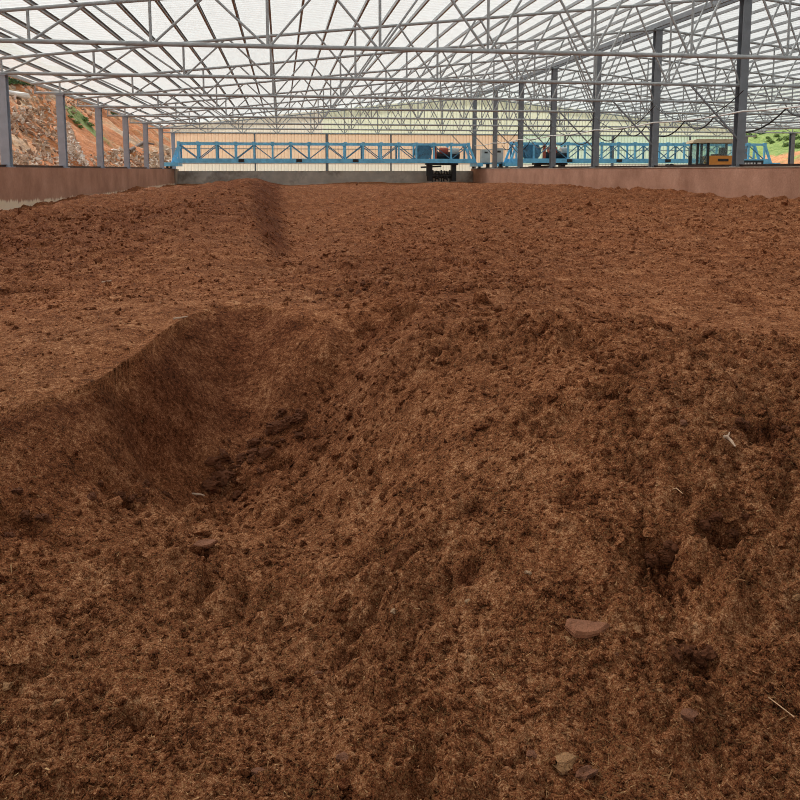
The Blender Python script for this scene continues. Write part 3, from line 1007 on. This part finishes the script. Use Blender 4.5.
stick([(0, 0, 0), (.02, .02, .012), (.035, -.02, .008), (.05, -.06, .003)], .0015, 'straw', 'long thin straw curved over the lower right compost', 'straw', M['st_pale'], 760, 705, 0.0)
stick([(0, 0, 0), (.004, -.02, .012), (.01, -.05, .006)], .0015, 'straw', 'thin straw standing on the mound below the white root', 'straw', M['st_pale'], 672, 490, 0.0)

# ------------------------------------------------------------------ blue travelling gantries
def gantry(x0, x1, Y, label, dep=1.3):
    z0 = WTOP + 0.10
    r = empty('turning_gantry', (x0, Y, z0))
    L_ = x1 - x0
    B, D = M['blue'], M['bluedark']
    zb0, zb1, ztp = 0.32, 0.62, 1.72
    for yy in (-dep / 2, dep / 2):
        MB().box(0.4, L_ - 0.3, yy - 0.10, yy + 0.10, zb0, zb1).build('main_beam', B, r)
        MB().box(0.75, L_ - 0.7, yy - 0.07, yy + 0.07, ztp - 0.16, ztp).build('top_chord', B, r)
        # sloped end posts
        MB().bar((0.28, yy, zb0), (0.8, yy, ztp - 0.06), 0.14, 0.14).build('end_post', B, r)
        MB().bar((L_ - 0.2, yy, zb0), (L_ - 0.75, yy, ztp - 0.06), 0.14, 0.14).build('end_post', B, r)
        npan = int(round((L_ - 1.5) / 1.25)); st = (L_ - 1.5) / npan
        for k in range(npan + 1):
            xx = 0.75 + st * k
            p = MB().box(xx - 0.06, xx + 0.06, yy - 0.05, yy + 0.05, zb1, ztp - 0.16).build('post', B if yy < 0 or k % 2 else D, r)
            MB().box(xx - 0.11, xx + 0.11, yy - 0.08, yy + 0.08, ztp - 0.2, ztp + 0.05).build('gusset', B, p)
            if k < npan:
                a, b_ = (zb1, ztp - 0.2) if k % 2 else (ztp - 0.2, zb1)
                MB().bar((xx + 0.05, yy, a), (xx + st - 0.05, yy, b_), 0.05, 0.06).build('diagonal', D, r)
    for k in range(0, 9):
        xx = 0.75 + (L_ - 1.5) * k / 8
        MB().bar((xx, -dep / 2, ztp - 0.08), (xx, dep / 2, ztp - 0.08), 0.08, 0.08).build('cross_tie', B, r)
        MB().bar((xx, -dep / 2, zb0 + 0.1), (xx, dep / 2, zb0 + 0.1), 0.1, 0.1).build('cross_tie', D, r)
    for xx in (0.0, L_):
        bg_ = MB().box(xx - 0.2, xx + (0.75 if xx == 0 else 0.2), -1.2, 1.2, 0.08, 0.34)
        bg_ = bg_.build('bogie', B, r)
        for yy in (-0.95, 0.95):
            MB().tube([(xx - 0.07, yy, 0.07), (xx + 0.07, yy, 0.07)], 0.14, 12).build('wheel', M['iron'], bg_)
    for k in (5, 9, 13):
        xx = L_ * k / 22.0
        MB().box(xx - 0.2, xx + 0.2, -dep / 2 - 0.14, -dep / 2 - 0.1, zb0 + 0.06, zb1 - 0.04).build('nameplate', M['iron'], r)
    tag(r, label, 'gantry', 'blue travelling gantries')
    return r, z0


def trolley(xc, Y, z0, label, wheel=True):
    r = empty('turning_trolley', (xc, Y, z0 + 0.32))
    MB().box(-1.5, 1.4, -0.55, 0.55, 0.06, 0.14).build('platform', M['blue'], r)
    # cable drum
    d = MB().tube([(-1.35, -0.35, 0.78), (-1.35, 0.35, 0.78)], 0.42, 18).build('cable_drum', M['iron'], r)
    for yy in (-0.38, 0.36):
        MB().tube([(-1.35, yy, 0.78), (-1.35, yy + 0.02, 0.78)], 0.60, 20).build('flange', M['bluedark'], d)
    MB().tube([(-0.35, 0, 0.55), (1.3, 0, 0.55)], [0.24, 0.30], 14).build('gearbox', M['black'], r)
    MB().tube([(-0.15, -0.1, 0.88), (0.45, -0.1, 0.88)], 0.24, 14).build('motor', M['red'], r)
    MB().tube([(0.75, -0.1, 0.86), (1.25, -0.1, 0.86)], 0.24, 14).build('motor', M['pale'], r)
    MB().box(-0.62, -0.45, -0.5, -0.3, 0.14, 1.2).build('mast', M['red'], r)
    # turning rotor below the beam
    f = MB()
    f.bar((-1.5, 0, -0.30), (0.0, 0, -0.22), 0.12, 0.12); f.bar((-1.1, -0.4, 0.05), (-1.1, -0.4, -0.9), 0.14, 0.10)
    f.bar((-0.9, 0.4, 0.05), (-0.9, 0.4, -1.0), 0.14, 0.10); f.box(-1.1, 1.15, -0.5, 0.5, -0.14, 0.02)
    f.box(0.75, 1.05, -0.3, 0.3, -1.28, 0.02); f.box(-1.0, -0.7, -0.3, 0.3, -1.28, 0.0)
    f.build('rotor_frame', M['black'], r)
    MB().tube([(-1.0, 0, -0.92), (1.0, 0, -0.92)], 0.16, 12).build('rotor_shaft', M['iron'], r)
    for k in range(7):
        xx = -0.62 + k * 0.21
        p = MB()
        for q in range(4):
            a = q * math.pi / 2 + k * 0.5
            p.bar((xx, 0, -0.92), (xx, 0.42 * math.cos(a), -0.92 + 0.42 * math.sin(a)), 0.07, 0.09, (1, 0, 0))
        p.build('tine', M['iron'], r)
    tag(r, label, 'turner trolley', 'turning trolleys')
    return r


def cabinet(x, Y, label):
    r = empty('control_cabinet', (x, Y, WTOP + 0.1))
    MB().box(-0.32, 0.32, -0.25, 0.25, 0.35, 1.32).build('cabinet_body', M['pale'], r)
    d = MB().box(-0.27, 0.27, -0.275, -0.25, 0.40, 1.27).build('cabinet_door', M['pale'], r)
    MB().box(-0.12, 0.12, -0.29, -0.275, 1.02, 1.15).build('display', M['iron'], d)
    MB().box(-0.45, 0.45, -0.3, 0.3, 0.25, 0.35).build('shelf', M['bluedark'], r)
    MB().box(0.12, 0.3, -0.2, 0.2, 0.0, 0.25).build('foot', M['black'], r)
    tag(r, label, 'cabinet')


r, z0 = gantry(XL - 0.05, XR - 0.35, 57.4, 'blue lattice gantry spanning the near trough on the left')
trolley(11.5, 57.4, z0, 'turner trolley with drum and black tines on the left gantry')
cabinet(XR + 0.25, 57.2, 'pale control cabinet at the right end of the left gantry')
r, z0 = gantry(XR + 0.85, XE - 1.2, 54.5, 'blue lattice gantry behind the columns and the yellow loader')
trolley(XR + 4.2, 54.5, z0, 'turner trolley half hidden by columns on the right gantry')
cabinet(XR + 0.42, 54.3, 'pale control cabinet at the left end of the right gantry')

# ------------------------------------------------------------------ cables along the ridge columns
pts = []
for i in range(8):
    Ya = 17.5 + 6 * i
    for k in range(8):
        u = k / 8
        pts.append((XR - 0.19, Ya + 6 * u, EYE + 1.82 - 0.07 * 4 * u * (1 - u)))
    if Ya + 6 > 59: break
o = MB().tube(pts, 0.028, 6).build('cable', M['white'])
tag(o, 'white cable strung along the dark middle columns', 'cable')
pts = []
hooks = [15.0, 20.6, 22.0, 26.0, 28.0, 31.2, 33.4, 36.5, 40, 43, 46.5, 50, 53]
for a, b_ in zip(hooks[:-1], hooks[1:]):
    sag = 0.20 * (b_ - a) ** 0.8
    for k in range(10):
        u = k / 10
        pts.append((XR + 0.28, a + (b_ - a) * u, EYE + 1.80 - sag * 4 * u * (1 - u)))
o = MB().tube(pts, 0.026, 6).build('festoon_cable', M['black'])
tag(o, 'black power cable hanging in loops behind the middle columns', 'cable')
pts = []
for i in range(5):
    Ya = 23.5 + 6 * i
    for k in range(8):
        u = k / 8
        pts.append((XR - 0.2 - 0.0, Ya + 6 * u, EYE + 2.45 - 0.75 * 4 * u * (1 - u)))
o = MB().tube(pts, 0.018, 6).build('cable', M['black'])
tag(o, 'thin black cable sagging between the middle columns above the white one', 'cable')

# ------------------------------------------------------------------ yellow wheel loader in the next trough
def loader(x, Y, rz):
    r = empty('wheel_loader', (x, Y, 0), rz)
    O, K = M['orange'], M['black']
    b = MB().prism([(-0.22, 0.75), (2.05, 0.75), (2.05, 1.75), (2.0, 2.12), (0.95, 2.30), (0.80, 2.46), (-0.22, 2.46)], -0.78, 0.78)
    bd = b.build('body', O, r)
    MB().box(0.15, 0.62, -0.80, -0.782, 2.20, 2.32).build('lettering', M['iron'], bd)
    cw = MB().box(1.12, 2.12, -0.92, 0.92, 1.90, 2.24).build('counterweight', K, r)
    for k, (w_, xx) in enumerate(((.08, 1.30), (.08, 1.43), (.09, 1.56), (.07, 1.70), (.16, 1.86))):
        MB().box(xx, xx + w_, -0.935, -0.92, 2.02, 2.14).build('letter', M['white'], cw)
    MB().box(-1.5, -0.2, -0.45, 0.45, 0.6, 1.15).build('front_frame', O, r)
    cab = empty('cab', (0, 0, 0), 0, r)
    for xx, yy in ((-0.75, -0.72), (-0.75, 0.72), (0.85, -0.72), (0.85, 0.72), (-0.28, -0.72), (-0.28, 0.72)):
        MB().box(xx - 0.05, xx + 0.05, yy - 0.05, yy + 0.05, 1.2, 3.05).build('pillar', K, cab)
    MB().box(-0.80, -0.25, -0.76, 0.76, 1.15, 2.1).build('cab_base', K, cab)
    rf = MB().prism([(-1.0, 3.05), (1.05, 3.05), (1.0, 3.17), (0.8, 3.23), (-0.8, 3.23), (-0.95, 3.17)], -0.86, 0.86)
    rf.build('cab_roof', M['beige'], cab)
    for yy in (-0.72, 0.72):
        MB().box(-0.70, -0.33, yy - 0.01, yy + 0.01, 1.75, 3.05).build('window', M['glass'], cab)
        MB().box(-0.23, 0.80, yy - 0.01, yy + 0.01, 2.46, 3.05).build('window', M['glass'], cab)
    MB().box(-0.76, -0.74, -0.67, 0.67, 1.75, 3.05).build('windscreen', M['glass'], cab)
    s = MB().box(0.05, 0.6, -0.28, 0.28, 2.46, 2.55); s.box(0.40, 0.58, -0.26, 0.26, 2.5, 2.85)
    s.build('seat', K, cab)
    st = MB().tube([(-0.5, 0, 1.9), (-0.12, 0, 2.62)], 0.03, 6)
    st.bar((-0.16, -0.2, 2.62), (-0.06, 0.2, 2.66), 0.06, 0.05); st.build('steering_column', K, cab)
    MB().bar((-0.78, -0.75, 2.0), (-1.12, -0.95, 2.05), 0.04, 0.04).build('mirror_arm', K, cab)
    MB().box(-1.18, -1.04, -1.02, -0.90, 1.95, 2.45).build('mirror', K, cab)
    for xx, yy in ((-1.0, -0.85), (-1.0, 0.85), (1.45, -0.85), (1.45, 0.85)):
        wv = MB().tube([(xx, yy - 0.2, 0.62), (xx, yy - 0.17, 0.62), (xx, yy + 0.17, 0.62), (xx, yy + 0.2, 0.62)], [0.52, 0.62, 0.62, 0.52], 22).build('tyre', K, r)
        MB().tube([(xx, yy - 0.21, 0.62), (xx, yy + 0.21, 0.62)], 0.3, 14).build('rim', O, wv)
    for yy in (-0.42, 0.42):
        MB().bar((-0.9, yy, 1.25), (-1.75, yy, 1.98), 0.12, 0.2).build('lift_arm', O, r)
        MB().bar((-1.75, yy, 1.98), (-2.7, yy, 0.75), 0.12, 0.2).build('lift_arm', O, r)
        MB().tube([(-1.86, yy - 0.16, 1.92), (-1.86, yy + 0.16, 1.92)], 0.17, 10).build('pivot', K, r)
    MB().tube([(-1.3, 0, 1.75), (-1.3, 0, 2.0)], 0.16, 10).build('headlamp', K, r)
    MB().prism([(-2.7, 0.15), (-3.6, 0.1), (-3.55, 0.16), (-2.85, 0.35), (-2.75, 1.0), (-2.95, 1.25), (-2.7, 1.2), (-2.6, 0.7)], -1.1, 1.1).build('bucket', O, r)
    tag(r, 'orange-yellow wheel loader with beige cab roof behind the right wall', 'loader')


p = px_Y(711, 150, 35.6)
loader(p.x, 35.6, -0.30)

# ------------------------------------------------------------------ hillsides outside
def hill_mat(name, stops, greens, gthr):
    t = NT(name)
    c = t.coord()
    f = t.noise(c, 0.16, 7, 0.65)
    col = t.ramp(f, stops)
    fine = t.noise(c, 1.6, 6, 0.7)
    col = t.mix(t.ramp(fine, [(0.3, 0.55), (0.6, 0.0)]), col, (0.22, 0.09, 0.04))
    ga = t.new('ShaderNodeAttribute', attribute_name='green').outputs['Fac']
    gsum = t.math('ADD', ga, t.math('MULTIPLY', t.math('SUBTRACT', t.noise(c, 0.5, 6, 0.7), 0.5), 0.9))
    gcol = t.ramp(t.noise(c, 2.2, 5, 0.7), greens)
    col = t.mix(t.ramp(gsum, [(gthr, 0.0), (gthr + 0.1, 1.0)]), col, gcol)
    t.l(col, t.b.inputs['Base Color'])
    t.b.inputs['Roughness'].default_value = 0.95
    t.l(t.bump(t.noise(c, 1.2, 7, 0.7), 0.5, 0.8), t.b.inputs['Normal'])
    return t.m


M['hill_l'] = hill_mat('orange_earth', [(0.35, (0.42, 0.13, 0.035)), (0.5, (0.56, 0.20, 0.06)), (0.58, (0.52, 0.32, 0.17)), (0.7, (0.46, 0.40, 0.33))],
                       [(0.3, (0.09, 0.14, 0.03)), (0.7, (0.27, 0.33, 0.08))], 0.6)
M['hill_r'] = hill_mat('grassy_earth', [(0.35, (0.50, 0.20, 0.07)), (0.6, (0.62, 0.30, 0.13)), (0.75, (0.66, 0.40, 0.22))],
                       [(0.3, (0.08, 0.14, 0.03)), (0.5, (0.19, 0.28, 0.06)), (0.75, (0.38, 0.42, 0.14))], 0.5)


def hillL(X, Y):
    s = np.clip(-X - 9.3, 0, None)
    z = -0.3 + np.minimum(0.72 * s, 13 + 0.18 * s)
    z = z + 1.1 * perlin(X / 7, Y / 9, 61) * np.clip(s / 4, 0, 1) + 0.6 * np.abs(perlin(X / 2.5, Y / 3, 62)) * np.clip(s / 3, 0, 1) + 0.25 * perlin(X / 0.9, Y / 1.1, 63) * np.clip(s / 2, 0, 1)
    return z


def hill(name, xs, ys, fz, fgreen, mat, label):
    X, Y = np.meshgrid(xs, ys)
    X, Y = X.ravel(), Y.ravel()
    Z = fz(X, Y)
    nx, ny = len(xs), len(ys)
    idx = np.arange(nx * ny).reshape(ny, nx)
    f = np.stack([idx[:-1, :-1], idx[:-1, 1:], idx[1:, 1:], idx[1:, :-1]], -1).reshape(-1, 4)
    m = np_mesh(name, np.stack([X, Y, Z], -1), f, mat)
    attr(m, 'green', fgreen(X, Y, Z))
    o = link(bpy.data.objects.new(name, m))
    tag(o, label, 'hillside', kind='structure')


def gspot(X, Y, pts):
    g_ = np.zeros(len(X))
    for x, y, r_ in pts:
        g_ = np.maximum(g_, np.exp(-((X - x) ** 2 + (Y - y) ** 2) / r_ ** 2))
    return g_


def on_hill(pxx, pyy, fz, t1=260):
    d = ray(pxx, pyy)
    ts = np.linspace(20, t1, 4000)
    X, Y = d[0] * ts, d[1] * ts
    hz = fz(X, Y) - EYE
    k = np.argmax(d[2] * ts < hz)
    return X[k], Y[k], float(hz[k]) + EYE


ga = on_hill(82, 122, hillL)
gb = on_hill(112, 115, hillL)
hill('hill_left', np.linspace(-75, -7.7, 150), np.linspace(8, 260, 300), hillL,
     lambda X, Y, Z: np.maximum(gspot(X, Y, [(ga[0], ga[1], 3.6), (gb[0], gb[1], 2.5)]) * 0.95, np.clip((Z - 13.2) / 3, 0, 0.95)), M['hill_l'],
     'orange earth hillside with rubble left of the shed')


def hillR(X, Y):
    s = np.clip(X - XE - 2.5, 0, None)
    z = 0.0 + np.minimum(0.30 * s, 4 + 0.22 * s) + 0.5 * perlin(X / 6, Y / 7, 71) * np.clip(s / 5, 0, 1) + 0.35 * np.abs(perlin(X / 1.8, Y / 2, 72)) * np.clip(s / 4, 0, 1)
    return z


hill('hill_right', np.linspace(XE + 1.5, 130, 130), np.linspace(20, 200, 200), hillR,
     lambda X, Y, Z: np.clip(0.25 + (Z - 1.9) * 0.22 + 0.2 * perlin(X / 5, Y / 5, 75), 0, 0.95), M['hill_r'], 'grassy green bank with orange earth right of the shed')

# rubble on the left hill
M['rubble'] = tint_mat('rubble_rock', [(0.0, (0.16, 0.10, 0.07)), (0.4, (0.46, 0.32, 0.22)), (0.75, (0.62, 0.51, 0.41)), (1.0, (0.78, 0.73, 0.67))])
vts, tn = [], []


def rock(pxx, pyy, tone):
    X, Y, z = on_hill(pxx, pyy, hillL)
    if Y > 240: return
    s = min(0.2, rnd.lognormvariate(-2.2, 0.45)) * (0.3 + Y / 70)
    v = (OV * (1 + rng.normal(0, 0.25, (6, 1)))) * np.array([1.25, rnd.uniform(.6, 1.0), rnd.uniform(.3, .6)]) * s
    vts.append(v @ rot_random(1)[0].T + np.array([X, Y, z + s * 0.15])); tn.append(np.full(6, min(1, max(0, rnd.gauss(tone, 0.2)))))


for k in range(750):                                   # pale scree cone between the second and third columns
    u = rnd.random() ** 0.6
    rock(68 + (rnd.random() - 0.35) * 32 * u, 124 + 43 * u, 0.68)
for cx, cy, sx, sy, cnt, tone in ((16, 122, 10, 9, 260, .42), (44, 134, 9, 12, 260, .42), (28, 160, 18, 5, 260, .5), (50, 95, 20, 6, 200, .5), (110, 160, 9, 5, 160, .5), (135, 160, 9, 5, 170, .5), (160, 161, 8, 5, 200, .6), (80, 105, 10, 6, 90, .45), (30, 112, 16, 5, 130, .45)):
    for k in range(cnt):
        rock(rnd.gauss(cx, sx), min(167, max(84, rnd.gauss(cy, sy))), tone)
vts = np.array(vts)
fcs = (OF[None] + (np.arange(len(vts)) * 6)[:, None, None]).reshape(-1, 3)
me = np_mesh('rubble', vts.reshape(-1, 3), fcs, M['rubble'], False)
attr(me, 'tint', np.concatenate(tn))
o = link(bpy.data.objects.new('rubble', me)); tag(o, 'grey and buff broken rock strewn on the orange hillside', 'rubble', kind='stuff')
X, Y, z = on_hill(14, 97, hillL)
o = shard([(-1.1, -.4), (-.8, .5), (.1, .7), (1.0, .3), (1.2, -.1), (.2, -.6)], 0.4, 'pale_boulder', M['slab'])
o.location = (X, Y, z + .2); o.rotation_euler = (0.1, 0.15, 0.2)
tag(o, 'large whitish slab boulder high on the left hillside', 'boulder')
a = on_hill(129, 154, hillL); b_ = on_hill(154, 148, hillL)
o = MB().tube([Vector(a) + Vector((0, 0, .25)), (Vector(a) + Vector(b_)) / 2 + Vector((0, 0, .9)), Vector(b_) + Vector((0, 0, .5))], [0.22, 0.18, 0.10], 8).build('fallen_log', M['log'])
tag(o, 'dark fallen log on the orange slope behind the left columns', 'log')


def leaf_mat(name, stops):
    t = NT(name)
    a = t.new('ShaderNodeAttribute', attribute_name='tint').outputs['Fac']
    t.l(t.ramp(a, stops), t.b.inputs['Base Color'])
    t.b.inputs['Roughness'].default_value = 0.7
    return t.m


M['leaf'] = leaf_mat('foliage', [(0.0, (0.03, 0.065, 0.012)), (0.5, (0.12, 0.21, 0.04)), (1.0, (0.30, 0.40, 0.10))])
M['leafd'] = leaf_mat('dark_foliage', [(0.0, (0.015, 0.04, 0.01)), (0.5, (0.05, 0.11, 0.03)), (1.0, (0.13, 0.22, 0.06))])


def bush_mesh(seed, mat, n=420):
    q = np.random.default_rng(seed)
    d = q.normal(size=(n, 3)); d /= np.linalg.norm(d, axis=1)[:, None]
    d[:, 2] = np.abs(d[:, 2])
    lob = 0.75 + 0.35 * perlin(d[:, 0] * 2 + seed, d[:, 1] * 2 + d[:, 2], seed)
    c = d * (lob * (0.6 + 0.4 * q.random(n) ** 0.5))[:, None]
    u = q.normal(size=(n, 3)); u /= np.linalg.norm(u, axis=1)[:, None]
    v = np.cross(u, d + 0.3 * q.normal(size=(n, 3))); v /= np.linalg.norm(v, axis=1)[:, None] + 1e-9
    s = 0.13
    vt = np.stack([c - u * s, c + v * s * .5, c + u * s, c - v * s * .5], 1).reshape(-1, 3)
    m = np_mesh('foliage', vt, np.arange(n * 4).reshape(-1, 4), mat, False)
    attr(m, 'tint', np.repeat(np.clip(q.normal(0.5, 0.22, n), 0, 1), 4))
    return m


bm_l = [bush_mesh(200 + k, M['leaf']) for k in range(3)]
bm_d = [bush_mesh(210 + k, M['leafd']) for k in range(3)]
trunk = MB().tube([(0, 0, -0.3), (0.02, 0.02, 0.3), (0.0, 0.05, 0.75)], [0.06, 0.05, 0.02], 7).mesh('stem', M['log'])


def bush(pxx, pyy, fz, wpx, mesh, label, group, k):
    X, Y, z = on_hill(pxx, pyy, fz)
    s = wpx * math.hypot(X, Y) / 800 / 1.7
    r = empty('bush', (X, Y, z), k * 1.3)
    r.scale = (s, s, s * 0.85)
    inst('foliage', mesh, r); inst('stem', trunk, r)
    tag(r, label, 'bush', group)


for k, (a, b_, w_) in enumerate(((-12, 86, 20), (4, 84, 18), (14, 84, 14), (23, 85, 14), (32, 86, 12))):
    bush(a, b_, hillL, w_, bm_d[k % 3], 'dark green bush on the skyline at the top of the left hillside', 'dark bushes on the left skyline', k)
for k, (a, b_, w_) in enumerate(((76, 124, 9), (84, 121, 10), (90, 126, 8), (80, 128, 7), (70, 118, 7))):
    bush(a, b_, hillL, w_, bm_l[k % 3], 'light green shrub in the green patch on the left hillside', 'shrubs in the green hillside patch', k)
bush(113, 115, hillL, 10, bm_d[0], 'dark shrub under the eave between the third and fourth left columns', None, 2)
for k in range(24):
    a, b_ = rnd.uniform(748, 812), rnd.uniform(133, 152)
    if b_ > 136 + (a - 748) * 0.42: b_ = 136 + (a - 748) * 0.3
    bush(a, b_, hillR, rnd.uniform(4, 9), bm_l[k % 3], 'light green shrub on the grassy bank beyond the right eave', 'shrubs on the right bank', k)
bush(762, 134, hillR, 9, bm_d[1], 'darkest rounded shrub on the grassy bank right of the loader', None, 1)
